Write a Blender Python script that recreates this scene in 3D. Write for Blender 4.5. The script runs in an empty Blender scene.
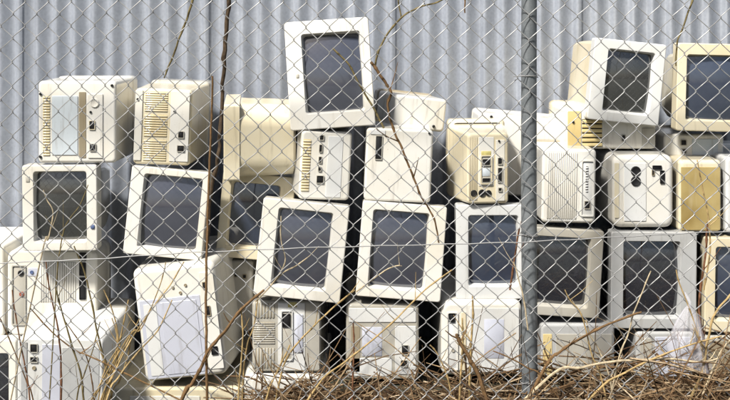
import bpy, math, random
from mathutils import Vector, Matrix, Euler, noise

random.seed(7)
R = math.radians
scene = bpy.context.scene
col = scene.collection

# ------------------------------------------------------------------ camera
F, CXP, YH, CAMH = 1014.0, 365.0, 30.0, 1.47      # focal length in photo pixels, centre column, horizon row, eye height
cam_d = bpy.data.cameras.new('camera')
cam = bpy.data.objects.new('camera', cam_d)
col.objects.link(cam)
cam.location = (0, 0, CAMH)
cam.rotation_euler = (R(90), 0, 0)
cam_d.lens = 50
cam_d.sensor_width = 36
cam_d.shift_y = -170.0 / 730.0
cam_d.clip_start = 0.05
cam_d.clip_end = 500
scene.camera = cam

# ------------------------------------------------------------------ light
SUN_EL, SUN_AZ = 50.0, -38.0                       # azimuth: degrees left of straight behind the camera
world = bpy.data.worlds.new('World')
scene.world = world
world.use_nodes = True
wn = world.node_tree
bg = wn.nodes['Background']
sky = wn.nodes.new('ShaderNodeTexSky')
sky.sky_type = 'NISHITA'
sky.sun_disc = False
sky.sun_elevation = R(SUN_EL)
sky.sun_rotation = R(180 - SUN_AZ)
sky.air_density = 1.0
sky.dust_density = 3.5
sky.ozone_density = 1.0
wn.links.new(sky.outputs[0], bg.inputs[0])
bg.inputs[1].default_value = 0.05

sd = bpy.data.lights.new('sun', 'SUN')
sd.energy = 4.2
sd.angle = R(7)
sd.color = (1.0, 0.965, 0.90)
sun = bpy.data.objects.new('sun', sd)
col.objects.link(sun)
az = R(SUN_AZ)
to_sun = Vector((math.sin(az) * math.cos(R(SUN_EL)), -math.cos(az) * math.cos(R(SUN_EL)), math.sin(R(SUN_EL))))
sun.rotation_euler = to_sun.to_track_quat('Z', 'Y').to_euler()
sun.location = to_sun * 10

vs = scene.view_settings
vs.view_transform = 'Standard'
vs.look = 'None'
vs.gamma = 1
vs.use_curve_mapping = False
vs.exposure = 0.76
scene.cycles.max_bounces = 8
scene.cycles.diffuse_bounces = 1
scene.cycles.transparent_max_bounces = 12


# ------------------------------------------------------------------ materials
def new_mat(name):
    m = bpy.data.materials.new(name)
    m.use_nodes = True
    nt = m.node_tree
    return m, nt, nt.nodes['Principled BSDF']


def node(nt, kind, **kw):
    n = nt.nodes.new(kind)
    for k, v in kw.items():
        setattr(n, k, v)
    return n


def ramp(nt, fac, stops):
    r = node(nt, 'ShaderNodeValToRGB')
    el = r.color_ramp.elements
    el[0].position, el[0].color = stops[0][0], stops[0][1]
    el[1].position, el[1].color = stops[-1][0], stops[-1][1]
    for p, c in stops[1:-1]:
        e = el.new(p)
        e.color = c
    nt.links.new(fac, r.inputs[0])
    return r


def mix(nt, fac, a, b, blend='MIX'):
    m = node(nt, 'ShaderNodeMix', data_type='RGBA', blend_type=blend)
    for sock, v in ((m.inputs[0], fac), (m.inputs[6], a), (m.inputs[7], b)):
        if hasattr(v, 'is_linked'):
            nt.links.new(v, sock)
        else:
            sock.default_value = v
    return m.outputs[2]


def noise_tex(nt, vec, scale, detail=4, rough=0.6, w=None, dist=0.0):
    n = node(nt, 'ShaderNodeTexNoise', noise_dimensions='4D' if w is not None else '3D')
    n.inputs['Scale'].default_value = scale
    n.inputs['Detail'].default_value = detail
    n.inputs['Roughness'].default_value = rough
    n.inputs['Distortion'].default_value = dist
    if vec is not None:
        nt.links.new(vec, n.inputs['Vector'])
    if w is not None:
        nt.links.new(w, n.inputs['W'])
    return n.outputs[0]


def rgb(r, g, b):
    return (r, g, b, 1)


def plastic(name, base, stain, stain_amt=0.5, rough=0.45, dirt=(0.16, 0.12, 0.07)):
    """sun-aged monitor plastic: patchy yellowing, rain streaks of dirt, grime specks, fine moulded grain"""
    m, nt, p = new_mat(name)
    tc = node(nt, 'ShaderNodeTexCoord')
    oi = node(nt, 'ShaderNodeObjectInfo')
    w = node(nt, 'ShaderNodeMath', operation='MULTIPLY')
    nt.links.new(oi.outputs['Random'], w.inputs[0])
    w.inputs[1].default_value = 37.0
    W = w.outputs[0]
    big = noise_tex(nt, tc.outputs['Object'], 5.0, 3, 0.55, W)
    r1 = ramp(nt, big, [(0.40, rgb(0, 0, 0)), (0.72, rgb(stain_amt, stain_amt, stain_amt))])
    c = mix(nt, r1.outputs[0], rgb(*base), rgb(*stain))
    mp = node(nt, 'ShaderNodeMapping')
    mp.inputs['Scale'].default_value = (38, 38, 4.0)
    nt.links.new(tc.outputs['Object'], mp.inputs[0])
    st = noise_tex(nt, mp.outputs[0], 1.0, 5, 0.65, W)
    r2 = ramp(nt, st, [(0.56, rgb(0, 0, 0)), (0.80, rgb(0.55, 0.55, 0.55))])
    c = mix(nt, r2.outputs[0], c, rgb(*dirt))
    sp = noise_tex(nt, tc.outputs['Object'], 140.0, 3, 0.7, W)
    r3 = ramp(nt, sp, [(0.66, rgb(0, 0, 0)), (0.76, rgb(0.55, 0.55, 0.55))])
    c = mix(nt, r3.outputs[0], c, rgb(*dirt))
    nt.links.new(c, p.inputs['Base Color'])
    rr_ = ramp(nt, big, [(0.3, rgb(rough - .1, 0, 0)), (0.7, rgb(rough + .15, 0, 0))])
    nt.links.new(rr_.outputs[0], p.inputs['Roughness'])
    p.inputs['Specular IOR Level'].default_value = 0.35
    b = node(nt, 'ShaderNodeBump')
    b.inputs['Strength'].default_value = 0.12
    b.inputs['Distance'].default_value = 0.001
    nt.links.new(noise_tex(nt, tc.outputs['Object'], 420.0, 2, 0.6), b.inputs['Height'])
    nt.links.new(b.outputs[0], p.inputs['Normal'])
    return m


def flat(name, c, rough=0.5, metal=0.0, spec=0.4):
    m, nt, p = new_mat(name)
    tc = node(nt, 'ShaderNodeTexCoord')
    n = noise_tex(nt, tc.outputs['Object'], 60.0, 4, 0.65)
    d = tuple(x * 0.72 for x in c)
    r = ramp(nt, n, [(0.35, rgb(*d)), (0.65, rgb(*c))])
    nt.links.new(r.outputs[0], p.inputs['Base Color'])
    p.inputs['Roughness'].default_value = rough
    p.inputs['Metallic'].default_value = metal
    p.inputs['Specular IOR Level'].default_value = spec
    return m


M = {}
M['white'] = plastic('white_plastic', (0.80, 0.785, 0.73), (0.72, 0.62, 0.40), 0.35)
M['cool'] = plastic('cool_white_plastic', (0.74, 0.75, 0.74), (0.66, 0.62, 0.52), 0.4)
M['cream'] = plastic('cream_plastic', (0.78, 0.71, 0.53), (0.70, 0.55, 0.28), 0.5)
M['yellow'] = plastic('yellowed_plastic', (0.74, 0.60, 0.30), (0.62, 0.44, 0.15), 0.6)
M['amber'] = plastic('amber_plastic', (0.60, 0.48, 0.22), (0.30, 0.21, 0.07), 1.0, dirt=(.6, .52, .35))
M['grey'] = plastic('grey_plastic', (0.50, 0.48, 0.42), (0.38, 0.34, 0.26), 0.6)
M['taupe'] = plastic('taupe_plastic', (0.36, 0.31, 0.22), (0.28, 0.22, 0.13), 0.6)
M['shaded_white'] = plastic('shaded_white_plastic', (0.50, 0.51, 0.51), (0.40, 0.38, 0.33), 0.5)  # white plastic with the shade of the lower rows mixed into its base colour
M['label'] = plastic('label_paper', (0.62, 0.68, 0.72), (0.55, 0.58, 0.58), 0.5, 0.7)
M['bluelabel_and_shade'] = plastic('blue_white_label_and_shade', (0.58, 0.60, 0.68), (0.50, 0.51, 0.57), 0.4, 0.7)  # blue-white stickers, and the bluish shade painted on lower left fronts
M['black'] = flat('black_socket', (0.010, 0.010, 0.011), 0.6)
M['dark'] = flat('dark_vent', (0.045, 0.036, 0.024), 0.8)
M['yspot'] = flat('yellow_sticker', (0.66, 0.58, 0.22), 0.6)
M['red'] = flat('red_plastic', (0.38, 0.12, 0.08), 0.5)
M['blue'] = flat('blue_plastic', (0.12, 0.17, 0.33), 0.5)
M['screwm'] = flat('screw_metal', (0.05, 0.05, 0.05), 0.4, 0.7)


def glass_screen(name, lo, hi, rough=0.10):
    m, nt, p = new_mat(name)
    tc = node(nt, 'ShaderNodeTexCoord')
    oi = node(nt, 'ShaderNodeObjectInfo')
    w = node(nt, 'ShaderNodeMath', operation='MULTIPLY')
    nt.links.new(oi.outputs['Random'], w.inputs[0])
    w.inputs[1].default_value = 21.0
    n = noise_tex(nt, tc.outputs['Object'], 9.0, 5, 0.6, w.outputs[0])
    r = ramp(nt, n, [(0.3, rgb(*lo)), (0.75, rgb(*hi))])
    nt.links.new(r.outputs[0], p.inputs['Base Color'])
    r2 = ramp(nt, n, [(0.3, rgb(rough, 0, 0)), (0.8, rgb(rough + .18, 0, 0))])
    nt.links.new(r2.outputs[0], p.inputs['Roughness'])
    p.inputs['Specular IOR Level'].default_value = 0.9
    p.inputs['Coat Weight'].default_value = 1.0
    p.inputs['Coat IOR'].default_value = 1.7
    p.inputs['Coat Roughness'].default_value = 0.06
    return m


M['screen'] = glass_screen('grey_screen_glass', (0.048, 0.053, 0.073), (0.072, 0.078, 0.102))
M['screen_dark'] = glass_screen('dark_screen_glass', (0.018, 0.020, 0.027), (0.034, 0.037, 0.046))
M['screen_mid'] = glass_screen('smoky_screen_glass', (0.030, 0.032, 0.034), (0.06, 0.062, 0.060))
M['screen_blue'] = glass_screen('blue_grey_screen_glass', (0.035, 0.045, 0.075), (0.06, 0.075, 0.11))


def galvanised(name, lo, hi, rough, metal, scale=30.0, streak=True):
    m, nt, p = new_mat(name)
    tc = node(nt, 'ShaderNodeTexCoord')
    g = node(nt, 'ShaderNodeNewGeometry')
    v = node(nt, 'ShaderNodeTexVoronoi')
    v.inputs['Scale'].default_value = scale * 3
    nt.links.new(g.outputs['Position'], v.inputs['Vector'])
    n = noise_tex(nt, g.outputs['Position'], scale * .35, 6, 0.7)
    r = ramp(nt, n, [(0.3, rgb(*lo)), (0.7, rgb(*hi))])
    vr = ramp(nt, v.outputs['Distance'], [(0.0, rgb(.42, .42, .42)), (0.8, rgb(.58, .58, .58))])
    c = mix(nt, 0.5, r.outputs[0], vr.outputs[0], 'OVERLAY')
    if streak:
        mp = node(nt, 'ShaderNodeMapping')
        mp.inputs['Scale'].default_value = (30, 30, 1.1)
        nt.links.new(g.outputs['Position'], mp.inputs[0])
        s = noise_tex(nt, mp.outputs[0], 1.0, 5, 0.7)
        r2 = ramp(nt, s, [(0.5, rgb(0, 0, 0)), (0.8, rgb(.5, .5, .5))])
        c = mix(nt, r2.outputs[0], c, rgb(lo[0] * .78, lo[1] * .76, lo[2] * .72))
    nt.links.new(c, p.inputs['Base Color'])
    p.inputs['Metallic'].default_value = metal
    p.inputs['Roughness'].default_value = rough
    return m


M['sheet'] = galvanised('galvanised_sheet', (0.29, 0.315, 0.365), (0.37, 0.40, 0.455), 0.45, 0.25)
M['wire'] = galvanised('galvanised_wire', (0.24, 0.24, 0.24), (0.38, 0.38, 0.375), 0.5, 0.25, 80, False)
M['post'] = galvanised('galvanised_post', (0.12, 0.135, 0.145), (0.23, 0.245, 0.255), 0.5, 0.3, 60)


def bark(name, stops):
    m, nt, p = new_mat(name)
    g = node(nt, 'ShaderNodeNewGeometry')
    r = ramp(nt, g.outputs['Random Per Island'], stops)
    n = noise_tex(nt, g.outputs['Position'], 90.0, 4, 0.7)
    r2 = ramp(nt, n, [(0.3, rgb(.45, .45, .45)), (0.7, rgb(1.15, 1.1, 1.05))])
    c = mix(nt, 1.0, r.outputs[0], r2.outputs[0], 'MULTIPLY')
    nt.links.new(c, p.inputs['Base Color'])
    p.inputs['Roughness'].default_value = 0.8
    p.inputs['Specular IOR Level'].default_value = 0.2
    return m


M['straw'] = bark('dry_straw', [(0, rgb(0.42, 0.30, 0.13)), (1, rgb(0.55, 0.42, 0.22))])
M['brown'] = bark('brown_bark', [(0, rgb(0.16, 0.095, 0.045)), (1, rgb(0.24, 0.15, 0.07))])
M['rust'] = bark('red_brown_bark', [(0, rgb(0.20, 0.095, 0.05)), (1, rgb(0.27, 0.14, 0.08))])
M['pale'] = bark('pale_dry_stalk', [(0, rgb(0.50, 0.42, 0.28)), (1, rgb(0.60, 0.52, 0.38))])
M['darkbark'] = bark('dark_bark', [(0, rgb(0.07, 0.05, 0.03)), (1, rgb(0.10, 0.07, 0.045))])
M['olive'] = bark('olive_twig', [(0, rgb(0.17, 0.14, 0.06)), (1, rgb(0.25, 0.20, 0.10))])
M['brush'] = bark('dead_brush', [(0, rgb(0.05, 0.03, 0.017)), (0.35, rgb(0.15, 0.09, 0.045)), (0.65, rgb(0.20, 0.13, 0.07)),
                                 (0.86, rgb(0.36, 0.26, 0.15)), (1, rgb(0.58, 0.48, 0.34))])


def ground_mat():
    m, nt, p = new_mat('dry_earth')
    g = node(nt, 'ShaderNodeNewGeometry')
    n = noise_tex(nt, g.outputs['Position'], 6.0, 8, 0.7)
    n2 = noise_tex(nt, g.outputs['Position'], 70.0, 5, 0.7)
    r = ramp(nt, n, [(0.3, rgb(0.045, 0.045, 0.032)), (0.55, rgb(0.075, 0.078, 0.05)), (0.75, rgb(0.12, 0.12, 0.085))])
    r2 = ramp(nt, n2, [(0.3, rgb(.5, .5, .5)), (0.7, rgb(1.2, 1.15, 1.1))])
    nt.links.new(mix(nt, 1.0, r.outputs[0], r2.outputs[0], 'MULTIPLY'), p.inputs['Base Color'])
    p.inputs['Roughness'].default_value = 0.95
    b = node(nt, 'ShaderNodeBump')
    b.inputs['Strength'].default_value = 0.7
    b.inputs['Distance'].default_value = 0.02
    nt.links.new(n2, b.inputs['Height'])
    nt.links.new(b.outputs[0], p.inputs['Normal'])
    return m


def bag_mat():
    m, nt, p = new_mat('thin_plastic_film')
    tc = node(nt, 'ShaderNodeTexCoord')
    n = noise_tex(nt, tc.outputs['Object'], 26.0, 5, 0.6)
    p.inputs['Base Color'].default_value = (0.88, 0.86, 0.93, 1)
    p.inputs['Roughness'].default_value = 0.3
    r = ramp(nt, n, [(0.3, rgb(0.72, 0, 0)), (0.65, rgb(1, 0, 0))])
    nt.links.new(r.outputs[0], p.inputs['Alpha'])
    return m


M['ground'] = ground_mat()
M['bag'] = bag_mat()


# ------------------------------------------------------------------ helpers
def P(px, py, Y):
    return Vector(((px - CXP) * Y / F, Y, CAMH - (py - YH) * Y / F))


def smooth(me, ang=38):
    me.polygons.foreach_set('use_smooth', [True] * len(me.polygons))
    me.set_sharp_from_angle(angle=R(ang))


def obj(name, verts, faces, mat, parent=None, ang=38, flatshade=False):
    me = bpy.data.meshes.new(name)
    me.from_pydata([tuple(v) for v in verts], [], faces)
    me.materials.append(M[mat] if isinstance(mat, str) else mat)
    me.update()
    if not flatshade:
        smooth(me, ang)
    o = bpy.data.objects.new(name, me)
    col.objects.link(o)
    if parent:
        o.parent = parent
    if name in FLAT_FACED:                                 # big faces stay flat, only the rounded edges bend the light
        wm = o.modifiers.new('weighted', 'WEIGHTED_NORMAL')
        wm.weight = 100
        wm.keep_sharp = False
    return o


FLAT_FACED = {'bezel', 'rear_shell', 'front_bezel', 'housing', 'panel'}


def tag(o, label, cat, group=None):
    o['label'] = label
    o['category'] = cat
    if group:
        o['group'] = group
    return o


def rr(x0, z0, x1, z1, r, seg=4):
    r = max(1e-4, min(r, (x1 - x0) / 2 - 1e-4, (z1 - z0) / 2 - 1e-4))
    pts = []
    for cx, cz, a0 in ((x1 - r, z1 - r, 0), (x0 + r, z1 - r, 90), (x0 + r, z0 + r, 180), (x1 - r, z0 + r, 270)):
        for k in range(seg + 1):
            a = R(a0 + 90 * k / seg)
            pts.append((cx + r * math.cos(a), cz + r * math.sin(a)))
    return pts


def loft(loops, cap_start=False, cap_end=False):
    """loops: list of (points2d, y) with equal counts, ordered outwards-back to front; returns verts, faces"""
    n = len(loops[0][0])
    v, f = [], []
    for pts, y in loops:
        v += [(x, (y(x, z) if callable(y) else y), z) for x, z in pts]
    for i in range(len(loops) - 1):
        for k in range(n):
            a, b = i * n + k, i * n + (k + 1) % n
            f.append((a, b, b + n, a + n))
    if cap_start:
        f.append(tuple(range(n - 1, -1, -1)))
    if cap_end:
        f.append(tuple(range((len(loops) - 1) * n, len(loops) * n)))
    return v, f


def plate_mesh(x0, z0, x1, z1, t, r=0.002, y=0.0, seg=2):
    """thin raised plate on the panel at local y (towards the camera is -y)"""
    b = min(0.0012, t * .5)
    return loft([(rr(x0, z0, x1, z1, r, seg), y), (rr(x0, z0, x1, z1, r, seg), y - t + b),
                 (rr(x0 + b, z0 + b, x1 - b, z1 - b, r, seg), y - t)], cap_end=True)


def collar_mesh(x0, z0, x1, z1, t, wall, r=0.002, y=0.0):
    return loft([(rr(x0, z0, x1, z1, r, 2), y), (rr(x0, z0, x1, z1, r, 2), y - t),
                 (rr(x0 + wall, z0 + wall, x1 - wall, z1 - wall, r, 2), y - t),
                 (rr(x0 + wall, z0 + wall, x1 - wall, z1 - wall, r, 2), y - .0004)])


def root(name, rect, Y, roll, yaw, pitch):
    """empty at the base of a thing whose camera-side face covers the pixel rectangle rect at distance Y"""
    x0, y0, x1, y1 = rect
    s = Y / F
    w, h = (x1 - x0) * s, (y1 - y0) * s
    c = P((x0 + x1) / 2, (y0 + y1) / 2, Y)
    e = bpy.data.objects.new(name, None)
    e.empty_display_size = 0.1
    col.objects.link(e)
    e.rotation_euler = Euler((R(pitch), R(-roll), R(yaw)), 'XYZ')
    m = e.rotation_euler.to_matrix()
    e.location = c - m @ Vector((0, 0, h / 2))
    return e, w, h


def to_local(rect, Y, r):
    """pixel rectangle -> local panel rectangle of a thing whose face is rect"""
    s = Y / F
    cx = (rect[0] + rect[2]) / 2
    return ((r[0] - cx) * s, (rect[3] - r[3]) * s, (r[2] - cx) * s, (rect[3] - r[1]) * s)


def screen_monitor(rect, screen, Y, label, roll=0, yaw=0, pitch=0, depth=0.46, mat='white', glass='screen',
                   group='monitors facing the fence with their screens', knobs=(), badge=None, housing=None, bezel_depth=0.055,
                   lip='white', taper=0.036, corner=0.009, hcorner=None):
    e, w, h = root('crt_monitor', rect, Y, roll, yaw, pitch)
    tag(e, label, 'monitor', group)
    sx0, sz0, sx1, sz1 = to_local(rect, Y, screen)
    W2 = w / 2
    cr = corner
    L = []
    for ins, y in ((0.0, bezel_depth), (0.0, 0.005), (0.0007, 0.0025), (0.002, 0.0008), (0.004, 0.0)):
        L.append((rr(-W2 + ins, ins, W2 - ins, h - ins, cr, 4), y))
    for ins, y in ((-0.0035, 0.0), (-0.002, 0.0012), (0.001, 0.012), (0.004, 0.028)):
        L.append((rr(sx0 + ins, sz0 + ins, sx1 - ins, sz1 - ins, 0.010, 4), y))
    v, f = loft(L)
    b = obj('bezel', v, f, mat, e, ang=60)
    # curved glass: a shallow spherical cap, its rim tucked behind the bezel lip
    sw, sh, cx, cz = (sx1 - sx0) / 2 - .001, (sz1 - sz0) / 2 - .001, (sx0 + sx1) / 2, (sz0 + sz1) / 2
    N, RAD = 14, 0.55
    sag = lambda dx, dz: (dx * dx + dz * dz) / (2 * RAD)
    yc = 0.0255 - sag(min(sw, sh), 0) - sag(0, max(sw, sh)) * .5
    v, f = [], []
    for j in range(N + 1):
        for i in range(N + 1):
            dx, dz = sw * (2 * i / N - 1), sh * (2 * j / N - 1)
            v.append((cx + dx, min(yc + sag(dx, dz), .034), cz + dz))
    for j in range(N):
        for i in range(N):
            q = j * (N + 1) + i
            f.append((q, q + 1, q + N + 2, q + N + 1))
    obj('screen', v, f, glass, e, ang=80)
    # tub behind the bezel
    t = taper
    L = []
    for ins, y in ((t * 2.3, depth), (t * 1.9, depth - .012), (t * 1.2, depth * .62), (0.006 if hcorner else min(.036, taper), depth * .34), (0.004 if hcorner else min(.030, taper * .9), bezel_depth + .004), (0.004 if hcorner else min(.030, taper * .9), bezel_depth - .01)):
        L.append((rr(-W2 + ins, ins * .6, W2 - ins, h - ins, hcorner or cr + .006, 7), y))
    v, f = loft(L, cap_start=True)
    obj('housing', v, f, housing or mat, e)
    for (kx, ky, kw, kh, kmat) in knobs:
        x0, z0, x1, z1 = to_local(rect, Y, (kx - kw / 2, ky - kh / 2, kx + kw / 2, ky + kh / 2))
        v, f = plate_mesh(x0, z0, x1, z1, 0.004, 0.003)
        obj('button', v, f, kmat, e)
    if badge:
        x0, z0, x1, z1 = to_local(rect, Y, badge)
        v, f = plate_mesh(x0, z0, x1, z1, 0.002, 0.002)
        obj('badge', v, f, 'grey', e)
    return e


def back_monitor(rect, Y, label, roll=0, yaw=0, pitch=0, depth=0.42, mat='white', features=(), flare=0.01, edge=0.010, corner=0.014,
                 group='monitors turned with their backs to the fence', side=None, foot=False, belly=0.0, shell_split=0.74):
    e, w, h = root('crt_monitor', rect, Y, roll, yaw, pitch)
    tag(e, label, 'monitor', group)
    W2 = w / 2
    d1 = depth * shell_split
    L = []
    L.append((rr(-W2 - flare, -flare * .2, W2 + flare, h + flare * .5, corner, 5), d1))
    L.append((rr(-W2 - flare * .6 - belly, -flare * .1 - belly * .0, W2 + flare * .6 + belly, h + flare * .3 + belly * .4, corner, 5), d1 * .55))
    for k in range(5):                                     # rounded edge towards the camera
        a = R(90 * k / 4)
        ins = edge * (1 - math.cos(a))
        L.append((rr(-W2 + ins, ins, W2 - ins, h - ins, max(corner - ins * .4, .003), 5), edge * (1 - math.sin(a))))
    v, f = loft(L, cap_end=True)
    obj('rear_shell', v, f, mat, e, ang=45)
    L = []
    fl = flare + 0.0015
    for ins, y in ((0.012, depth), (0.0, depth - .01), (0.0, d1 + .008), (0.006, d1 + .004), (0.012, d1 - .004)):
        L.append((rr(-W2 - fl + ins, -flare * .2 + ins, W2 + fl - ins, h + fl - ins, corner + .004, 5), y))
    v, f = loft(L, cap_start=True)
    obj('front_bezel', v, f, side or mat, e, ang=45)
    placed = []                                            # (pixel rect, height) of what already lies on the panel
    for ft in features:
        kind = ft[0]
        fr = ft[1] if kind not in ('screw', 'disc') else (ft[1] - ft[3], ft[2] - ft[3], ft[1] + ft[3], ft[2] + ft[3])
        mx, my = (fr[0] + fr[2]) / 2, (fr[1] + fr[3]) / 2
        base = 0.0
        for pr, ph in placed:
            if pr[0] < mx < pr[2] and pr[1] < my < pr[3]:
                base = ph
        if kind == 'screw' or kind == 'disc':
            _, px, py, rad, fm = ft
            x0, z0, x1, z1 = to_local(rect, Y, (px - rad, py - rad, px + rad, py + rad))
            cx, cz, rd = (x0 + x1) / 2, (z0 + z1) / 2, (x1 - x0) / 2
            n = 14
            ring = lambda q: [(cx + q * math.cos(2 * math.pi * k / n), cz + q * math.sin(2 * math.pi * k / n)) for k in range(n)]
            v, f = loft([(ring(rd), base), (ring(rd), base - .003), (ring(rd * .85), base - .004), (ring(rd * .75), base - .003)], cap_end=True)
            obj('screw' if kind == 'screw' else 'round_socket', v, f, fm, e)
            continue
        x0, z0, x1, z1 = to_local(rect, Y, ft[1])
        if kind == 'plate':
            v, f = plate_mesh(x0, z0, x1, z1, ft[3] if len(ft) > 3 else 0.003, y=base)
            placed.append((fr, base - (ft[3] if len(ft) > 3 else 0.003)))
            obj(ft[4] if len(ft) > 4 else 'panel', v, f, ft[2], e)
        elif kind == 'label':
            v, f = plate_mesh(x0, z0, x1, z1, 0.0012, 0.001, y=base)
            obj('sticker', v, f, ft[2], e)
        elif kind == 'port':
            wl = min(0.002, (x1 - x0) * .2)
            v, f = collar_mesh(x0 - wl, z0 - wl, x1 + wl, z1 + wl, 0.004, wl, y=base)
            s = obj('socket', v, f, ft[2], e)
            v, f = plate_mesh(x0 + wl * .2, z0 + wl * .2, x1 - wl * .2, z1 - wl * .2, 0.0015, y=base)
            obj('socket_face', v, f, 'black', s)
        elif kind == 'recess':                             # framed bay with a floor of another colour
            v, f = collar_mesh(x0, z0, x1, z1, 0.005, 0.0035, 0.004, y=base)
            placed.append((fr, base - .001))
            s = obj('socket_bay', v, f, ft[2], e)
            v, f = plate_mesh(x0 + .003, z0 + .003, x1 - .003, z1 - .003, 0.001, y=base)
            obj('bay_floor', v, f, ft[3], s)
        elif kind == 'grille':                             # dark slot field + fine bars, too fine to pick apart
            n, direction, fm = ft[2], ft[3], ft[4]
            v, f = plate_mesh(x0, z0, x1, z1, 0.0008, y=base)
            g = obj('vent_field', v, f, ft[5] if len(ft) > 5 else 'dark', e)
            V, Fc = [], []
            for k in range(n):
                if direction == 'v':
                    a = x0 + (x1 - x0) * (k + .12) / n
                    bq = x0 + (x1 - x0) * (k + .74) / n
                    vv, ff = plate_mesh(a, z0, bq, z1, 0.003, .001, y=base, seg=1)
                else:
                    a = z0 + (z1 - z0) * (k + .12) / n
                    bq = z0 + (z1 - z0) * (k + .74) / n
                    vv, ff = plate_mesh(x0, a, x1, bq, 0.003, .001, y=base, seg=1)
                o0 = len(V)
                V += vv
                Fc += [tuple(q + o0 for q in t) for t in ff]
            go = obj('vent_grille', V, Fc, fm, g)
            go['kind'] = 'stuff'
        elif kind == 'slats':                              # wide slats one can count
            n, direction, fm = ft[2], ft[3], ft[4]
            v, f = plate_mesh(x0, z0, x1, z1, 0.0008)
            g = obj('vent_field', v, f, 'dark', e)
            me = None
            for k in range(n):
                if direction == 'h':
                    st = (z1 - z0) / n
                    if me is None:
                        vv, ff = plate_mesh(x0, 0, x1, st * .70, 0.006, .002)
                    off = (0, 0, z0 + st * (k + .15))
                else:
                    st = (x1 - x0) / n
                    if me is None:
                        vv, ff = plate_mesh(0, z0, st * .70, z1, 0.006, .002)
                    off = (x0 + st * (k + .15), 0, 0)
                if me is None:
                    so = obj('vent_slat', vv, ff, fm, g)
                    me = so.data
                else:
                    so = bpy.data.objects.new('vent_slat', me)
                    col.objects.link(so)
                    so.parent = g
                so.location = off
    return e


# ------------------------------------------------------------------ setting: ground
def sstep(a, b, x):
    t = max(0.0, min(1.0, (x - a) / (b - a)))
    return t * t * (3 - 2 * t)


BANK = 0.255


def ground_z(x, y):
    b = BANK * sstep(-0.46, -0.30, x) * sstep(1.9, 2.9, y)
    return b + 0.015 * noise.noise(Vector((x * 3, y * 3, 0))) * (1 if abs(x) < 6 else 0)


xs = [-80, -30, -12, -6, -4] + [-3 + k * 0.08 for k in range(76)] + [4, 6, 12, 30, 80]
ys = [-80, -30, -12, -5, -2, 0, 1] + [1.4 + k * 0.08 for k in range(40)] + [5, 7, 12, 30, 80]
gv, gf = [], []
for y in ys:
    for x in xs:
        gv.append((x, y, ground_z(x, y)))
nx = len(xs)
for j in range(len(ys) - 1):
    for i in range(nx - 1):
        a = j * nx + i
        gf.append((a, a + 1, a + 1 + nx, a + nx))
g = obj('ground', gv, gf, 'ground', ang=180)
g['kind'] = 'structure'

# ------------------------------------------------------------------ corrugated wall
WALL_Y, PITCH = 4.00, 0.0732
wall = bpy.data.objects.new('corrugated_wall', None)
col.objects.link(wall)
X_SEAM = (18 - CXP) * WALL_Y / F
wall.location = (X_SEAM, WALL_Y, 0)
tag(wall, 'grey corrugated metal wall behind the stacked monitors', 'wall')
SH_W = PITCH * 10


def corr(x):
    t = (x / PITCH + 0.14) % 1.0                    # steep flank of the rib, then a long gentle fall
    return -0.021 * (sstep(0.0, 0.26, t) - sstep(0.22, 0.90, t))


def sheet_mesh(seed):
    rnd = random.Random(seed)
    n = 10 * 14 + 8
    zs = [-0.05, 0.6, 1.2, 1.8, 2.5]
    v, f = [], []
    for k in range(n + 1):
        x = -0.004 + (SH_W + 0.030) * k / n
        for z in zs:
            wob = 0.0012 * math.sin(z * 3 + seed + x * 9)
            lap = -0.0028 * sstep(SH_W - .01, SH_W + .004, x)
            v.append((x, corr(x) + wob + lap, z))
    m = len(zs)
    for k in range(n):
        for q in range(m - 1):
            a = k * m + q
            f.append((a, a + m, a + m + 1, a + 1))
    return v, f


for i in range(-3, 7):
    v, f = sheet_mesh(i)
    s = obj('metal_sheet', v, f, 'sheet', wall, ang=60)
    s.location = (i * SH_W, 0.0006 * (i % 2), 0)
    md = s.modifiers.new('thickness', 'SOLIDIFY')
    md.thickness = 0.0008
    md.offset = 1
v, f = loft([(rr(-2.9, 2.46, 6.2, 2.54, .004, 2), -0.03), (rr(-2.9, 2.46, 6.2, 2.54, .004, 2), 0.02)], True, True)
obj('wall_capping', v, f, 'sheet', wall)

# ------------------------------------------------------------------ monitors
# top of the pile
screen_monitor((287, 19, 372, 128), (304, 33, 362, 112), 3.48,
               'white monitor at the very top centre of the pile, tilted to the left', roll=4, pitch=-6, depth=0.38,
               mat='white', glass='screen', badge=(296, 72, 299, 76))
screen_monitor((591, 41, 663, 123), (606, 51, 652, 113), 3.50,
               'white monitor with black screen leaning right on the yellowed slotted case', roll=-6, depth=0.46, mat='cool',
               glass='screen_mid', housing='cream', taper=0.01)
screen_monitor((677, 44, 772, 132), (687, 56, 758, 121), 3.50,
               'cream monitor with dark blue screen at the top right, cut by the picture edge', roll=-1.5, depth=0.42, mat='cream', glass='screen_blue')
back_monitor((567, 109, 656, 149), 3.56, 'yellowed slotted case lying under the leaning white monitor at top right', depth=0.30, mat='white',
             side='cream', features=[
                 ('plate', (567.6, 111, 581, 147), 'yellow', 0.004), ('slats', (582, 119, 602, 147), 6, 'h', 'yellow'),
                 ('screw', 573, 122, 1.3, 'screwm'), ('port', (622, 135, 625, 141), 'grey'), ('plate', (642, 128, 655, 148), 'grey', 0.003)])
back_monitor((664, 134, 724, 157), 3.60, 'low beige case with dark sockets under the cream top right monitor', depth=0.28, mat='white', features=[
    ('port', (681, 140, 686, 145), 'grey'), ('port', (682, 149, 686, 153), 'grey'), ('plate', (692, 139, 718, 155), 'label', 0.002)])
back_monitor((393, 97, 448, 130), 3.64, 'tilted white case wedged between the top centre monitor and the wall', roll=-7, yaw=18, depth=0.22, mat='white',
             side='taupe', features=[('screw', 436, 125, 1.5, 'screwm')])

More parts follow.
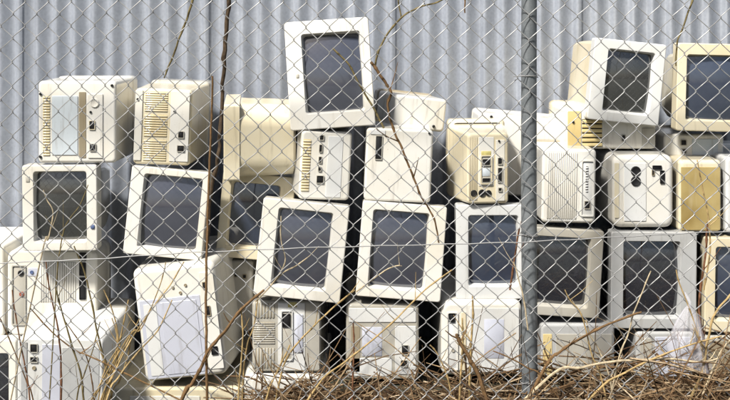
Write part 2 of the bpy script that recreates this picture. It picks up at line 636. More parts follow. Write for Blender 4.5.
# second row: mostly backs
back_monitor((38, 81, 116, 163), 3.46, 'boxy cream monitor back with pale blue label, leftmost in the upper row', depth=0.31, mat='white', features=[
    ('grille', (43, 96, 50, 156), 22, 'h', 'cream', 'yellow'), ('plate', (52, 96, 78, 155), 'label', 0.003),
    ('plate', (79, 92, 86, 158), 'taupe', 0.002), ('plate', (88, 94, 103, 158), 'white', 0.004),
    ('disc', 95, 103, 4.5, 'white'), ('port', (90, 121, 95, 129), 'cream', -0.004), ('port', (90.5, 144, 96, 150.5), 'grey', -0.004), ('screw', 91, 112, 1.2, 'screwm'),
    ('screw', 40.6, 94, 1.4, 'screwm'), ('screw', 40.6, 157, 1.4, 'screwm'), ('screw', 112, 85.5, 1.4, 'screwm')], flare=0.004)
back_monitor((134, 89, 191, 165), 3.50, 'yellowed monitor back with square grid vents beside the upright stick', depth=0.42, mat='cream', features=[
    ('plate', (134.6, 91, 142, 161), 'white', 0.004), ('grille', (144, 92, 167, 112), 9, 'h', 'cream', 'yellow'),
    ('grille', (144, 115, 167, 137), 9, 'h', 'cream', 'yellow'), ('grille', (144, 140, 167, 161), 9, 'h', 'cream', 'yellow'),
    ('plate', (170, 91, 189, 161), 'white', 0.003), ('port', (179, 131, 184, 137), 'grey', -0.003), ('port', (178.5, 145, 185, 150.5), 'grey', -0.003),
    ('screw', 174, 111, 1.0, 'screwm'), ('screw', 137, 100, 1.2, 'screwm')], side='grey', flare=0.012, roll=-2)
screen_monitor((181, 99, 269, 173), (193, 108, 257, 164), 3.66, 'smooth rounded cream monitor seen in profile facing left, right of the upright stick', roll=-3, yaw=-84,
               depth=0.25, mat='cream', glass='screen_dark', taper=0.006, hcorner=0.075, group='monitors turned with their backs to the fence')
back_monitor((300, 131, 351, 200), 3.47, 'white monitor back with a column of small black sockets below the top centre screen', roll=-3, yaw=8, depth=0.42, mat='white',
             side='cream', features=[
                 ('plate', (327, 136, 342, 197), 'cool', 0.002), ('port', (318.5, 135.5, 322, 140), 'grey'), ('port', (318.5, 145, 321, 152), 'grey'),
                 ('port', (318.5, 157, 321, 163), 'grey'), ('port', (318.5, 167, 321, 171), 'grey'), ('port', (317.5, 176, 324, 183), 'grey'),
                 ('grille', (302, 140, 310, 192), 18, 'h', 'cream', 'yellow')], flare=0.02)
back_monitor((365, 129, 432, 202), 3.46, 'plain white monitor back with one black slot, behind the brown twig', roll=-2.5, depth=0.35, mat='white',
             side='yellow', features=[('port', (375, 137, 381, 160), 'grey'), ('plate', (369, 131, 384, 135.5), 'cool', 0.003), ('screw', 428, 132, 1.2, 'screwm')], flare=0.004)
back_monitor((467, 133, 509, 204), 3.47, 'monitor back crowded with dark sockets and round plugs, left of the fence post', depth=0.24, mat='cream', yaw=6,
             side='cream', features=[
                 ('grille', (468.5, 137, 477, 200), 7, 'v', 'cream', 'taupe'), ('plate', (478.5, 137, 494, 186), 'white', 0.002),
                 ('recess', (480, 155, 492, 184), 'cream', 'grey'), ('label', (481, 151, 491, 155), 'yspot', -0.002), ('port', (482, 159, 490, 165), 'grey'),
                 ('label', (482, 168, 490, 176), 'label', -0.001), ('port', (482, 178, 490, 182), 'grey'),
                 ('disc', 473.5, 193, 3.4, 'black'), ('disc', 482, 193, 3.8, 'black'), ('disc', 488.5, 193, 3.0, 'black'),
                 ('plate', (496, 140, 505, 201), 'white', 0.003), ('port', (498, 158, 502, 164), 'grey', -0.003), ('port', (498, 168, 502, 182), 'grey', -0.003),
                 ('port', (498.5, 188, 501.5, 191), 'grey', -0.003), ('screw', 499, 141, 1.1, 'screwm')], flare=0.03)
back_monitor((475, 116, 558, 196), 3.75, 'white monitor case standing behind the fence post in the upper row', roll=-5, depth=0.2, mat='white',
             features=[('screw', 488, 119, 1.4, 'screwm')], flare=0.004)
back_monitor((542, 149, 596, 223), 3.46, 'white monitor back with fine vertical slots, right of the fence post', roll=-1, depth=0.27, mat='white', side='taupe', features=[
    ('grille', (547, 153, 577, 219), 15, 'v', 'white', 'grey'), ('recess', (581, 160, 594, 216), 'white', 'cool'), ('port', (585, 201, 590, 208), 'grey'),
    ('grille', (585.5, 166, 588, 192), 10, 'h', 'cool'), ], flare=0.004)
back_monitor((613, 155, 674, 228), 3.47, 'white monitor back with two dark ovals and a broken black handle hole', depth=0.42, mat='white', corner=0.028, edge=0.02,
             side='cream', features=[
                 ('plate', (624, 163, 646, 221), 'cool', 0.003), ('plate', (614.5, 163, 619, 218), 'cream', 0.002), ('disc', 635.5, 171, 5.0, 'black'),
                 ('disc', 635.5, 181, 5.0, 'black'), ('port', (660.5, 171, 664, 183), 'black'), ('port', (653, 166, 661, 169), 'black'), ('port', (652, 170, 654, 175), 'taupe')])
back_monitor((679, 160, 722, 232), 3.48, 'amber brown stained monitor case at the right end of the upper row', depth=0.42, mat='cream', edge=0.016, features=[
    ('plate', (681, 167, 720, 230), 'amber', 0.003)], side='white')
back_monitor((726, 157, 792, 233), 3.48, 'pale grey monitor back at the right edge beside the amber case', depth=0.42, mat='cool', features=[
    ('plate', (740, 165, 760, 225), 'grey', 0.003)])

# third row: screens
screen_monitor((22, 165, 97, 251), (34, 172, 86, 242), 3.46, 'white monitor with smoky dark screen, leftmost in the screen row', depth=0.46, mat='white',
               glass='screen_mid', knobs=((92.5, 227, 4, 4, 'blue'),), badge=(26, 176, 30, 182), roll=0.5)
screen_monitor((127, 169, 206, 257), (141, 176.5, 199, 249), 3.48, 'white monitor with grey screen, second screen from the left, under the grid vents', roll=-5.5, pitch=-3, depth=0.46, mat='white',
               glass='screen')
screen_monitor((219, 174, 292, 260), (229, 184, 277, 248), 3.62, 'cream monitor partly hidden behind the screen to its right, under the rounded tub', roll=-5.5, depth=0.42, mat='cream',
               glass='screen_blue')
screen_monitor((258, 202, 345, 299), (275, 211, 329, 288), 3.42, 'tilted cream white monitor with grey screen, standing forward at the middle', roll=-6, pitch=-3, depth=0.46, mat='white',
               glass='screen')
screen_monitor((359, 204, 444, 299), (371, 212.5, 426.5, 289), 3.44, 'white monitor with blue grey screen, below the plain back with one black slot', roll=-4.5, pitch=-3, depth=0.46, mat='white', glass='screen')
screen_monitor((456, 205, 529, 299), (469, 216, 518, 286), 3.48, 'pale monitor with dark blue screen immediately left of the fence post', depth=0.48, mat='cool', pitch=-1, glass='screen_blue')
screen_monitor((532, 229, 602, 317), (535.5, 238, 589, 307), 3.46, 'monitor with black screen immediately right of the fence post', roll=-3.5, depth=0.47, mat='grey', glass='screen_dark')  # grey casing colour holds the dimmer light at the lower right
screen_monitor((611, 232, 697, 329), (624, 242, 680, 318), 3.46, 'grey white monitor with black screen behind the hanging plastic bag', depth=0.47, mat='shaded_white', glass='screen_dark', roll=-0.4)  # white casing, its shade put into the plastic colour
screen_monitor((705, 238, 782, 333), (716, 248, 770, 321), 3.47, 'cream monitor with dark screen cut by the right edge, beside the bag', depth=0.47, mat='cream', glass='screen_blue', roll=-1)

# fourth row: greyer plastics put the shade low in the pile into the colour
back_monitor((7, 250, 97, 336), 3.56, 'pale monitor back with a red and a blue button below the leftmost screen', depth=0.20, flare=0.0, mat='white', corner=0.03, features=[
    ('recess', (12, 265, 26, 325), 'grey', 'grey'), ('disc', 21, 273, 3.0, 'black'), ('disc', 22, 294, 2.6, 'red'), ('plate', (28, 268, 38, 276), 'bluelabel_and_shade', 0.002),
    ('disc', 32, 272, 1.8, 'blue'), ('grille', (40, 262, 76, 302), 16, 'v', 'white', 'grey'),
    ('port', (80, 253, 86, 260), 'black'), ('port', (80, 263, 85.5, 275), 'black'), ('port', (80, 278, 85.5, 299), 'black')])
back_monitor((17, 338, 103, 446), 3.28, 'large white monitor in the bottom left corner among dry stems, its top visible', roll=-1, pitch=2, depth=0.44, mat='cool', side='grey',
             flare=0.002, edge=0.007, features=[
                 ('plate', (21, 342, 27, 440), 'shaded_white', 0.003), ('port', (30.5, 344, 37, 352), 'grey'), ('port', (30.5, 357, 37, 362), 'grey'), ('disc', 34, 368, 2, 'taupe'),
                 ('plate', (42, 344, 60, 440), 'bluelabel_and_shade', 0.002), ('plate', (62, 347, 99, 438), 'shaded_white', 0.002)])  # bluish shade of the front and the shaded side painted in these colours
back_monitor((137, 265, 221, 379), 3.43, 'big white tilted monitor back with bluish shaded front, behind the upright stick', roll=7, yaw=-4, depth=0.42, mat='white', corner=0.022, edge=0.02,
             features=[('plate', (141, 297, 203, 376), 'bluelabel_and_shade', 0.002), ('plate', (145, 301, 158, 373), 'cool', 0.002), ('plate', (162, 301, 199, 373), 'bluelabel_and_shade', 0.002),  # bluish shade on the lower front, painted as thin sheets
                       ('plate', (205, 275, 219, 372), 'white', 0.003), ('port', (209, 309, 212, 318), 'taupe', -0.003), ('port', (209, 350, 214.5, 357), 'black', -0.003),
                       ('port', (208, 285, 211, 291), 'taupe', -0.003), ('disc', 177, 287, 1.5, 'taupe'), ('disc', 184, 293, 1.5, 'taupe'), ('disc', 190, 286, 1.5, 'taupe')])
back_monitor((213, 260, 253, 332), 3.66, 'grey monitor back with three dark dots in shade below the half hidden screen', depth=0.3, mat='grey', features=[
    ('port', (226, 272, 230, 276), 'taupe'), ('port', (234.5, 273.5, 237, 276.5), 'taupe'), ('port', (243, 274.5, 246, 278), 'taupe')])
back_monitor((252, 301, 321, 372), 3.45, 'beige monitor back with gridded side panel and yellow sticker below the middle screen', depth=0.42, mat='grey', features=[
    ('grille', (253.5, 303, 275, 318), 7, 'v', 'grey', 'taupe'), ('grille', (253.5, 322, 275, 344), 10, 'h', 'grey', 'taupe'), ('grille', (253.5, 348, 275, 368), 7, 'v', 'grey', 'taupe'),
    ('plate', (278, 303, 305, 370), 'cool', 0.003), ('recess', (281, 310, 293, 360), 'cool', 'grey'), ('port', (283, 314, 290, 326), 'black'),
    ('label', (288, 302, 297, 307), 'yspot', -0.004), ('plate', (294.5, 314, 303, 352), 'bluelabel_and_shade', 0.004, 'sticker'), ('plate', (306, 303, 319.5, 370), 'grey', 0.002)])
back_monitor((346, 304, 419, 380), 3.45, 'beige monitor back with white label and two black holes on its right', depth=0.42, mat='grey', corner=0.02, side='taupe', features=[
    ('plate', (349, 308, 416, 322), 'cool', 0.003), ('plate', (351, 326, 360, 372), 'taupe', 0.002), ('plate', (362, 327, 382, 356), 'bluelabel_and_shade', 0.002, 'sticker'),
    ('plate', (395, 326, 416, 374), 'cool', 0.003), ('port', (402, 345, 408, 354), 'grey', -0.003), ('port', (401, 360, 407, 366), 'grey', -0.003),
    ('plate', (350, 358, 392, 376), 'cool', 0.002)])
back_monitor((441, 301, 522, 376), 3.45, 'rounded white monitor back with bluish label at the foot of the post', depth=0.42, mat='white', corner=0.026, edge=0.018, side='taupe', features=[
    ('recess', (447, 312, 458, 370), 'white', 'cool'), ('port', (449.5, 313.5, 454.5, 321.5), 'black'), ('disc', 453, 350, 1.8, 'grey'),
    ('plate', (461, 312, 466, 370), 'cream', 0.004), ('plate', (470, 308, 519, 372), 'cool', 0.002), ('label', (484, 319, 504, 358), 'bluelabel_and_shade', -0.002)])
back_monitor((541, 324, 615, 377), 3.46, 'grey monitor case half buried in brush, right of the post', depth=0.42, mat='shaded_white', side='taupe', features=[
    ('plate', (556, 334, 612, 375), 'grey', 0.003), ('plate', (543, 334, 552, 375), 'yellow', 0.002)])
back_monitor((636, 332, 694, 378), 3.46, 'pale case with lilac panel behind the foot of the plastic bag', depth=0.42, mat='shaded_white', features=[
    ('plate', (640, 338, 652, 376), 'grey', 0.003), ('plate', (655, 337, 690, 376), 'bluelabel_and_shade', 0.003)])
back_monitor((702, 336, 785, 380), 3.47, 'grey case in the brush under the right edge screen', depth=0.42, mat='grey', features=[('plate', (708, 341, 760, 376), 'taupe', 0.003)])

# left edge and the layer sunk in the ground
back_monitor((-62, 246, 4, 337), 3.60, 'white monitor case at the left edge, only its side showing', depth=0.3, mat='white', features=[('plate', (-50, 255, -20, 325), 'cool', 0.003)])
screen_monitor((-72, 340, 16, 448), (-60, 354, 8, 436), 3.44, 'white monitor with black screen in the bottom left corner, cut by the edge', depth=0.47, mat='white', glass='screen_dark')
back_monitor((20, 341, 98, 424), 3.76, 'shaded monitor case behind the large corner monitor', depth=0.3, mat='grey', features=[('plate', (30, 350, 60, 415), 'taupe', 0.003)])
back_monitor((112, 388, 242, 450), 3.44, 'cream case lying flat under the big tilted white monitor', depth=0.46, mat='cream', features=[('plate', (130, 396, 200, 440), 'white', 0.003)])
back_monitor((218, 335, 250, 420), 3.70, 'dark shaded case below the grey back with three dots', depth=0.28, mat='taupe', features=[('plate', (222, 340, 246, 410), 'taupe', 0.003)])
back_monitor((244, 375, 324, 432), 3.44, 'white case lying flat under the beige back with yellow sticker', depth=0.46, mat='white', features=[('plate', (252, 380, 318, 425), 'white', 0.003)])

# ------------------------------------------------------------------ chain-link fence
FY = 3.0
fence = bpy.data.objects.new('chain_link_fence', None)
col.objects.link(fence)
fence.location = (0, FY, 0)
tag(fence, 'galvanised chain link fence with one round post in front of the monitors', 'fence')


def tube(points, radius, sides=5, cap=True):
    """points: Vectors; radius: float or list"""
    n = len(points)
    rad = radius if isinstance(radius, (list, tuple)) else [radius] * n
    v, f = [], []
    t0 = (points[1] - points[0]).normalized()
    up = Vector((0, 0, 1)) if abs(t0.z) < .9 else Vector((1, 0, 0))
    nrm = (up - t0 * up.dot(t0)).normalized()
    for i, p in enumerate(points):
        t = (points[min(i + 1, n - 1)] - points[max(i - 1, 0)])
        if t.length < 1e-9:
            t = t0
        t = t.normalized()
        nrm = (nrm - t * nrm.dot(t))
        nrm = nrm.normalized() if nrm.length > 1e-6 else t.orthogonal().normalized()
        bt = t.cross(nrm)
        for k in range(sides):
            a = 2 * math.pi * k / sides
            v.append(p + (nrm * math.cos(a) + bt * math.sin(a)) * rad[i])
    for i in range(n - 1):
        for k in range(sides):
            a, b = i * sides + k, i * sides + (k + 1) % sides
            f.append((a, b, b + sides, a + sides))
    if cap:
        f.append(tuple(range(sides - 1, -1, -1)))
        f.append(tuple(range((n - 1) * sides, n * sides)))
    return v, f


DX, DZ = 23.6 * FY / F, 24.6 * FY / F             # diamond width and height in metres
FZ0, FZ1 = 0.06, 1.80


def warp(x, z):
    a = Vector((x * 1.3, z * 1.3, 4.1))
    b = Vector((x * 5.0, z * 5.0, 9.7))
    wx = 0.012 * noise.noise(a) + 0.0048 * noise.noise(b)
    wz = 0.012 * noise.noise(a + Vector((7, 3, 1))) + 0.0048 * noise.noise(b + Vector((2, 9, 1))) - 0.006 * math.sin(x * 1.7)
    wy = 0.012 * noise.noise(a * .8 + Vector((1, 1, 8)))
    return wx, wy, wz


c0 = (300 + 18 - CXP) * FY / F                    # a known column of crossings
ncol0 = int((-1.75 - c0) / (DX / 2))
for i in range(ncol0, ncol0 + int(3.5 / (DX / 2))):
    xa = c0 + i * DX / 2
    pts = []
    nseg = int((FZ1 - FZ0) / (DZ / 2))
    phase = i % 2
    for k in range(nseg + 1):
        z = FZ0 + k * DZ / 2
        right = (k + phase) % 2
        x = xa + (DX / 2 if right else 0)
        hook = 0.0018 if right else -0.0018       # neighbours hook round each other
        for tt in ((-0.15, 0.0, 0.15, 0.5) if k < nseg else (-.15, 0.0)):
            zz = z + tt * DZ / 2
            sgn = -1 if right else 1
            if tt == 0.0:
                dx, dy = hook, 0.0
            elif tt == 0.5:
                dx, dy = sgn * DX / 4, (0.0022 if right else -0.0022)
            else:
                dx = sgn * DX / 2 * 0.085
                dy = (0.0020 if right else -0.0020) * (1 if tt > 0 else -1)
            wx, wy, wz = warp(x + dx, zz)
            pts.append(Vector((x + dx + wx, dy + wy, zz + wz)))
    v, f = tube(pts, 0.00145, 5)
    obj('mesh_wire', v, f, 'wire', fence, ang=70)

# tension wire, sagging to the left as in the photograph
tw = [(-330, 268), (-100, 266), (0, 263), (90, 259), (190, 252), (300, 247.5), (420, 244.5), (520, 242), (620, 236.5), (700, 232), (800, 228), (1060, 224)]
pts = [P(a, b, FY) - Vector((0, FY, 0)) + Vector((0, warp((a - CXP) * FY / F, .9)[1] - 0.004, 0)) for a, b in tw]
fine = []
for i in range(len(pts) - 1):
    for k in range(6):
        q = pts[i].lerp(pts[i + 1], k / 6)
        q.z += 0.0012 * math.sin((i * 6 + k) * 1.9)
        fine.append(q)
v, f = tube(fine, 0.0016, 6)
obj('tension_wire', v, f, 'wire', fence, ang=70)
PX = (529.3 - CXP) * (FY + .035) / F
pz = [-0.3, 0.2, 0.6, 1.0, 1.4, 1.9]
v, f = tube([Vector((PX + .0015 * math.sin(z * 4), 0.036, z)) for z in pz], 0.0235, 20)
post = obj('post', v, f, 'post', fence, ang=60)
v, f = tube([Vector((PX, 0.036, 1.9)), Vector((PX, 0.036, 1.91)), Vector((PX, 0.036, 1.935)), Vector((PX, 0.036, 1.945))], [0.026, 0.026, 0.02, 0.004], 20)
obj('post_cap', v, f, 'post', post, ang=60)
v, f = tube([Vector((-1.8, 0.036, 1.815)), Vector((0, 0.036, 1.815)), Vector((1.8, 0.036, 1.815))], 0.018, 14)
obj('top_rail', v, f, 'post', fence, ang=60)
# tie wires round the post
for zp in (0.42, 0.86, 1.33, 1.7):
    ring = [Vector((PX + 0.0262 * math.cos(a), 0.036 + 0.0262 * math.sin(a), zp + 0.004 * math.sin(a * .5 + zp * 9))) for a in [2 * math.pi * k / 16 for k in range(17)]]
    ring += [Vector((PX - 0.025 + 0.0 * k, 0.0, zp + .003)) for k in range(1)] + [Vector((PX - 0.055, -0.004, zp + .002))]
    v, f = tube(ring, 0.0014, 5)
    obj('tie_wire', v, f, 'wire', fence, ang=70)


# ------------------------------------------------------------------ dry stems and branches
def stem(path, Y, r0, r1, mat, label, group=None, Y1=None, rootit=True, side=0, name='dry_weed', cat='weed', knots=True):
    """path in photo pixels, root last; Y distance at the top, Y1 at the root"""
    Y1 = Y if Y1 is None else Y1
    n = len(path)
    pts = [P(a, b, Y + (Y1 - Y) * i / max(1, n - 1)) for i, (a, b) in enumerate(path)]
    if rootit:
        last = pts[-1]
        d = (pts[-1] - pts[-2]).normalized()
        k = (last.z - ground_z(last.x, last.y)) * .6
        gx = last.x + d.x / max(.5, abs(d.z)) * k
        pts.append(Vector((gx, last.y, ground_z(gx, last.y) - 0.03)))
    # Catmull-Rom
    fine = []
    for i in range(len(pts) - 1):
        p0, p1, p2, p3 = pts[max(0, i - 1)], pts[i], pts[i + 1], pts[min(len(pts) - 1, i + 2)]
        for k in range(6):
            t = k / 6
            q = 0.5 * ((2 * p1) + (p2 - p0) * t + (2 * p0 - 5 * p1 + 4 * p2 - p3) * t * t + (3 * p1 - p0 - 3 * p2 + p3) * t ** 3)
            q += Vector((noise.noise(q * 30), noise.noise(q * 30 + Vector((5, 5, 5))), 0)) * r0 * .9
            fine.append(q)
    fine.append(pts[-1])
    m = len(fine)
    rad = []
    for i in range(m):
        r = r0 + (r1 - r0) * i / (m - 1)
        if knots:
            r *= 1 + .28 * max(0, noise.noise(fine[i] * 60)) + (.35 if i % 9 == 4 else 0)
        rad.append(r)
    base = fine[-1].copy()
    v, f = tube([q - base for q in fine], rad, 6)
    V, Fc = list(v), list(f)
    rnd = random.Random(int(path[0][0] * 13 + path[0][1]))
    for s in range(side):                                   # short side shoots
        i = rnd.randint(2, max(3, int(m * .7)))
        q = fine[i] - base
        dr = Vector((rnd.uniform(-1, 1), rnd.uniform(-.4, .4), rnd.uniform(.3, 1))).normalized()
        ln = rnd.uniform(.03, .09)
        vv, ff = tube([q, q + dr * ln * .5, q + dr * ln + Vector((0, 0, .008))], [rad[i] * .6, rad[i] * .45, rad[i] * .25], 4)
        o0 = len(V)
        V += vv
        Fc += [tuple(z + o0 for z in t) for t in ff]
    o = obj(name, V, Fc, mat, ang=60)
    o.location = base
    tag(o, label, cat, group)
    return o


FB, FF = 3.018, 2.985                                # just behind / just in front of the mesh
stem([(229, -30), (228.5, 0), (225, 50), (222, 100), (220, 140), (216, 170), (210, 200), (207, 245)], 3.03, 0.0062, 0.0048, 'darkbark',
     'dark brown upright branch crossing the wall above the rounded tub', rootit=False, name='dry_branch', cat='branch')
stem([(212.5, 76), (211.5, 110), (209.5, 170), (207, 240), (206, 300), (206.5, 360), (207, 405)], 2.97, 0.0028, 0.0044, 'brown',
     'straight brown stick standing in front of the big tilted monitor', name='stick', cat='stick', knots=False)
stem([(195, -25), (191, 5), (184, 25), (175, 50), (164, 78)], FB, 0.004, 0.0022, 'olive', 'thin slanting twig against the wall at the upper left', rootit=False, name='twig', cat='twig')
stem([(455, -8), (438, 2), (420, 7), (402, 17), (389, 32), (379, 50), (375, 66)], FB, 0.0022, 0.0030, 'olive', 'curved twig arching over the wall beside the top centre monitor', rootit=False, name='twig', cat='twig')
stem([(397, -12), (399, 4), (401, 17)], FB + .004, 0.002, 0.002, 'olive', 'short twig hanging from the top edge onto the arching twig', rootit=False, name='twig', cat='twig')
stem([(464, -10), (465, 4), (465, 13)], FB, 0.0024, 0.002, 'brown', 'tiny broken twig hanging at the top edge left of the post', rootit=False, name='twig', cat='twig')
stem([(333, 48), (342, 57), (350, 66), (358, 82), (366, 96), (376, 112), (384, 128)], FB, 0.0026, 0.003, 'olive', 'thin olive twig across the screen of the top centre monitor', rootit=False, name='twig', cat='twig')
stem([(371, 62), (378, 72), (386, 84), (391, 93), (387, 105), (392, 125), (400, 145), (409, 165), (418, 190), (428, 206), (436, 225), (439, 243)], FB, 0.0044, 0.0024, 'brown',
     'dark broken branch hanging in front of the plain white monitor back', rootit=False, side=3, name='dry_branch', cat='branch')
stem([(696, -10), (690, 8), (682, 30), (677, 44), (676, 66)], FB, 0.0028, 0.0022, 'olive', 'thin twig across the wall above the cream top right monitor', rootit=False, name='twig', cat='twig')

# bottom left fan
BL = 'stems in front of the bottom left monitors'
bl = iter(['red brown weed rising between the red button and the vents at lower left',
           'olive weed rising across the lower part of the vented left monitor back',
           'tall olive weed reaching up past the black slots of the vented left back',
           'straw weed curving left along the shaded side of the large corner monitor',
           'straw weed tip touching the left edge of the big tilted monitor',
           'long straw weed slanting down to the left beside the big tilted monitor',
           'red brown weed rising past the pair of black sockets at bottom left',
           'brown weed leaning in from the left edge over the cut off screen',
           'thin brown twig lying diagonally across the top of the large corner monitor',
           'olive weed leaning right across the front of the large corner monitor',
           'short straw weed at the bottom right corner of the large corner monitor',
           'straw weed in the dark gap left of the big tilted monitor',
           'straw weed bowed to the right beside the large corner monitor',
           'olive weed in the middle of the straw clump beside the large corner monitor',
           'short bowed straw weed lowest in the clump beside the large corner monitor',
           'brown weed crossing from upper left to lower right of the large corner monitor'])
for path, r, mt in [
    ([(46, 262), (50, 290), (57, 325), (61, 360), (61, 400)], .0032, 'rust'),
    ([(55, 286), (62, 312), (72, 345), (80, 372), (84, 405)], .0034, 'olive'),
    ([(74, 246), (83, 268), (91, 300), (99, 340), (108, 372), (112, 405)], .0034, 'olive'),
    ([(104, 290), (112, 310), (118, 335), (116, 365), (104, 402)], .0028, 'straw'),
    ([(128, 300), (122, 330), (114, 360), (102, 402)], .0026, 'straw'),
    ([(140, 318), (126, 345), (112, 372), (92, 404)], .0028, 'straw'),
    ([(12, 290), (18, 330), (24, 362), (30, 402)], .0028, 'rust'),
    ([(0, 318), (14, 350), (26, 380), (34, 404)], .0026, 'brown'),
    ([(30, 308), (52, 332), (78, 352), (102, 362)], .0028, 'brown'),
    ([(100, 322), (92, 352), (82, 380), (76, 404)], .0024, 'olive'),
    ([(120, 345), (105, 370), (98, 402)], .0024, 'straw'),
    ([(132, 330), (128, 355), (120, 380), (108, 404)], .0024, 'straw'),
    ([(47, 200), (44, 190), (52, 215), (58, 230)], .002, 'pale'),
    ([(112, 318), (117, 340), (112, 375), (106, 404)], .0026, 'straw'),
    ([(124, 318), (119, 350), (110, 385), (106, 404)], .0026, 'olive'),
    ([(96, 340), (104, 362), (106, 385), (103, 404)], .0024, 'straw'),
    ([(64, 320), (84, 350), (92, 380), (94, 404)], .0024, 'brown')]:
    if path[0] == (47, 200):
        continue
    stem(path, random.uniform(3.03, 3.10), r * .6, r, mt, next(bl), BL, side=1)
stem([(43, 190), (47, 200), (53, 213), (48, 240), (40, 262)], 3.03, .0016, .0022, 'pale', 'pale bent grass stalk left of the leftmost screen', side=1, name='grass_stalk', cat='stalk')
stem([(88, 185), (80, 205), (66, 225), (60, 250), (56, 290)], 3.03, .0014, .0022, 'olive', 'thin weed stalk across the leftmost smoky screen', side=4, name='grass_stalk', cat='stalk')
ML = 'straw stems crossing the big tilted white monitor'
ml = iter(['longest straw weed slanting from the top of the big tilted monitor to lower left',
           'straw weed slanting from the bluish shaded front of the big tilted monitor to the lower left',
           'fine straw weed near the top left corner of the big tilted monitor'])
for path, r in [([(184, 262), (170, 285), (150, 312), (128, 345), (112, 378), (100, 402)], .0028),
                ([(172, 300), (158, 330), (138, 352), (118, 378), (106, 402)], .0030),
                ([(166, 262), (160, 285), (150, 310), (140, 330), (120, 350)], .0022)]:
    stem(path, 3.03, r * .6, r, 'straw', next(ml), ML, side=1)

stem([(264, 290), (252, 300), (240, 311), (226, 330), (210, 349), (200, 368), (192, 384), (180, 404)], 2.965, 0.0034, 0.0055, 'brown',
     'thick brown branch slanting up to a broken end below the half hidden screen', side=2, name='dry_branch', cat='branch')
for path, Y, r, mt, lb in [
    ([(355, 290), (335, 306), (315, 325), (296, 345), (284, 365), (276, 400)], 3.02, .0032, 'straw', 'straw stem slanting across the dark gap below the middle screen'),
    ([(452, 270), (425, 290), (395, 320), (370, 342), (345, 362), (318, 385)], 2.97, .0030, 'straw', 'long straw stem slanting up across the beige back with white label'),
    ([(241, 308), (243, 335), (241, 365), (238, 402)], 2.97, .0030, 'straw', 'straw stem standing right of the upright stick'),
    ([(258, 296), (254, 325), (246, 350), (242, 400)], 3.04, .0026, 'straw', 'straw stem leaning on the beige back with gridded panel'),
    ([(281, 216), (281, 240), (285, 262), (272, 284), (255, 302)], 3.03, .0022, 'pale', 'pale forked twig across the middle tilted screen'),
    ([(307, 258), (296, 266), (284, 272), (270, 286)], 3.035, .0026, 'pale', 'pale twig end lying across the lower part of the middle screen'),
    ([(402, 266), (396, 266), (386, 270), (372, 280), (356, 292)], 3.02, .0022, 'pale', 'pale hooked twig across the lower part of the blue grey screen'),
    ([(353, 322), (354, 345), (353, 372), (352, 402)], 3.03, .0030, 'rust', 'red brown stem before the left side of the beige back with two holes'),
    ([(290, 345), (282, 362), (272, 382), (266, 402)], 3.02, .0034, 'straw', 'short straw stem before the flat white case'),
    ([(430, 345), (436, 352), (446, 372), (452, 400)], 3.05, .0028, 'straw', 'short straw stem left of the rounded white back'),
    ([(456, 334), (462, 345), (470, 360), (479, 376)], 2.97, .0068, 'brown', 'thick broken brown stick leaning before the rounded white monitor back'),
    ([(462, 318), (463, 335), (462, 355), (460, 385)], 3.03, .0034, 'straw', 'straw stem left of the broken brown stick'),
    ([(473, 296), (472.5, 325), (471, 350), (470, 385)], 3.03, .0040, 'straw', 'tall straw stem before the rounded white monitor back'),
    ([(519, 228), (516, 250), (513, 268), (510, 290)], 3.03, .0030, 'rust', 'red brown twig clinging to the left of the post'),
    ([(514, 262), (519, 280), (524, 300), (528, 330)], 2.975, .0024, 'pale', 'pale twig lying against the foot of the post'),
    ([(493, 351), (510, 358), (528, 368), (545, 380)], 2.97, .0026, 'brown', 'thin brown twig pointing at the bluish label near the post'),
    ([(641, 312), (622, 319), (600, 328), (578, 340), (560, 352), (546, 366)], 2.97, 0.0046, 'brown', 'thick brown branch slanting up before the black screens at right'),
    ([(651, 271), (643, 290), (634, 312), (628, 335), (618, 362)], 2.98, .0026, 'pale', 'thin pale stalk standing before the black screen left of the bag'),
    ([(565, 290), (570, 300), (580, 312), (586, 330), (592, 355), (602, 380)], 2.98, .0024, 'straw', 'straw stem with bent tip before the black screen right of the post'),
    ([(720, 358), (700, 362), (670, 359), (640, 360), (610, 362), (580, 368), (550, 376)], 2.96, .0040, 'pale', 'long pale stem arching low across the brush at right'),
    ([(707, 222), (706, 250), (702, 280), (699, 310), (704, 340), (708, 380)], 3.03, .0042, 'rust', 'tall brown stem between the bag and the right edge screen'),
    ([(697, 160), (703, 190), (708, 215), (710, 250), (704, 290)], 3.02, .0026, 'straw', 'straw stem hanging down over the amber case'),
    ([(738, 286), (724, 302), (714, 316), (708, 340), (702, 372), (690, 402)], 2.97, .0042, 'straw', 'stout straw stem leaning in from the right edge'),
    ([(676, 270), (680, 285), (688, 304), (698, 335), (704, 362)], 2.975, .0026, 'straw', 'straw stem passing through the tied neck of the bag'),
    ([(735, 335), (722, 350), (712, 372), (700, 404)], 2.96, .0034, 'pale', 'pale stem leaning right in the bottom right corner'),
    ([(586, 320), (590, 335), (600, 352), (610, 380)], 3.0, .0030, 'pale', 'pale stem before the half buried grey case'),
    ([(722, 336), (690, 345), (660, 356), (630, 370), (596, 392)], 2.95, .0032, 'straw', 'straw stem lying at a slant over the brush heap'),
    ([(640, 385), (655, 372), (690, 352), (735, 344)], 3.0, .0026, 'brown', 'brown twig rising towards the right edge over the brush')]:
    nm = 'dry_branch' if r > .0045 else 'dry_weed'
    stem(path, Y, r * .65, r, mt, lb, side=2 if r > .0028 else 1, rootit=path[-1][1] > 330, name=nm, cat='branch' if r > .0045 else 'weed')


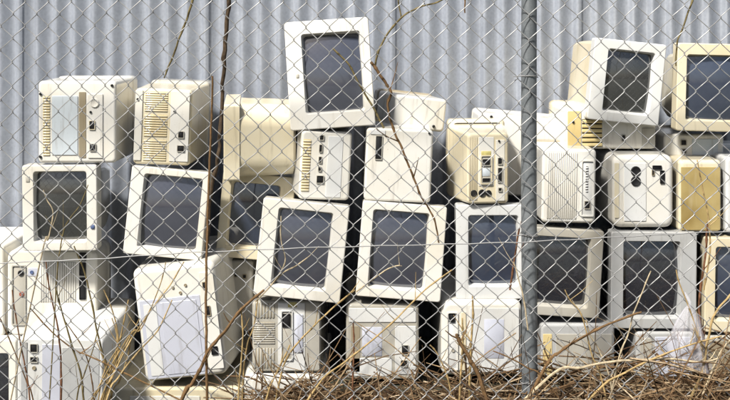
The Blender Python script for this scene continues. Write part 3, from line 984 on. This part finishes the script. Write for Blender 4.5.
# ------------------------------------------------------------------ brush heap (uncountable)
def brush(name, n, xr, yr, zfun, seed, label, rad=(0.0011, 0.0036), length=(0.14, 0.75), flat=0.28):
    rnd = random.Random(seed)
    V, Fc = [], []
    for _ in range(n):
        x, y = rnd.uniform(*xr), rnd.uniform(*yr)
        top = zfun(x, y)
        if top <= 0:
            continue
        gz = ground_z(x, y)
        z = gz + rnd.random() ** 1.3 * top
        a = rnd.gauss(0, 0.8) if rnd.random() < .75 else rnd.uniform(-1.5, 1.5)
        el = rnd.gauss(0.05, flat)
        if rnd.random() < .16:
            el = rnd.uniform(.4, 1.3)
        s = rnd.choice((-1, 1))
        d = Vector((s * math.cos(a) * math.cos(el), math.sin(a) * math.cos(el) * .6, math.sin(el)))
        ln = rnd.uniform(*length) * (0.6 + .4 * rnd.random())
        bend = Vector((rnd.uniform(-.3, .3), rnd.uniform(-.2, .2), rnd.uniform(-.35, .25))) * ln
        pts = []
        for k in range(5):
            t = k / 4 - .5
            q = Vector((x, y, z)) + d * ln * t + bend * (.25 - t * t)
            q.z = max(q.z, ground_z(q.x, q.y) + .002)
            q.y = min(q.y, 3.40)
            pts.append(q)
        r = rnd.uniform(*rad) * (1 if rnd.random() < .9 else 1.7)
        v, f = tube(pts, [r, r * .95, r * .85, r * .7, r * .4], 4, cap=False)
        o0 = len(V)
        V += v
        Fc += [tuple(q + o0 for q in t) for t in f]
    o = obj(name, V, Fc, 'brush', ang=80)
    o['kind'] = 'stuff'
    o['label'] = label
    o['category'] = 'brush'
    return o


def heap(x, y):
    h = 0.06 * sstep(-0.42, -0.2, x) + 0.05 * sstep(.1, .45, x) + 0.15 * sstep(.5, 1.15, x)
    h *= 0.75 + .5 * noise.noise(Vector((x * 4, y * 3, 2)))
    return max(0.0, h + .02)


brush('dead_brush', 2300, (-0.50, 1.9), (2.70, 3.38), heap, 3, 'tangled heap of dead brown twigs and grass along the foot of the fence')
brush('dry_grass', 700, (-1.9, -0.40), (2.75, 3.30), lambda x, y: 0.07, 5, 'low dry grass under the bottom left monitors', length=(.08, .3), flat=.6)


# ------------------------------------------------------------------ plastic bag on the fence
def bag():
    Yb = 2.975
    apex = P(689, 306, Yb)
    v, f = [], []
    n, rows = 44, 22
    for j in range(rows):
        t = j / (rows - 1)
        wpx = 2.0 + 19 * t ** .8 + 3 * math.sin(t * 5)
        cxp = 689 + 5 * t - 3 * math.sin(t * 3)
        cyp = 306 + 64 * t
        c = P(cxp, cyp, Yb + .012)
        for k in range(n):
            a = 2 * math.pi * k / n
            fold = 1 + (.12 + .22 * t) * math.sin(a * 6 + 2.2 * t) + .16 * math.sin(a * 11 + 5 * t + 1) + .22 * noise.noise(Vector((math.cos(a) * 2, math.sin(a) * 2, t * 4)))
            rx = wpx * Yb / F * fold
            drop = .018 * t * noise.noise(Vector((math.cos(a) * 1.5, math.sin(a) * 1.5, 7)))
            v.append(c + Vector((rx * math.cos(a), .55 * rx * math.sin(a) + .012 * t, drop)) - apex)
    for j in range(rows - 1):
        for k in range(n):
            a, b = j * n + k, j * n + (k + 1) % n
            f.append((a, b, b + n, a + n))
    o = obj('plastic_bag', v, f, 'bag', ang=180)
    o.location = apex
    tag(o, 'translucent white plastic bag hanging on the fence at the lower right', 'bag')
    # knotted tail above
    vv, ff = tube([Vector((0, 0, -.004)), Vector((.002, -.004, .012)), Vector((-.004, .002, .024)), Vector((-.012, 0, .040))], [.006, .004, .006, .002], 8)
    obj('knot', vv, ff, 'bag', o, ang=80)


bag()
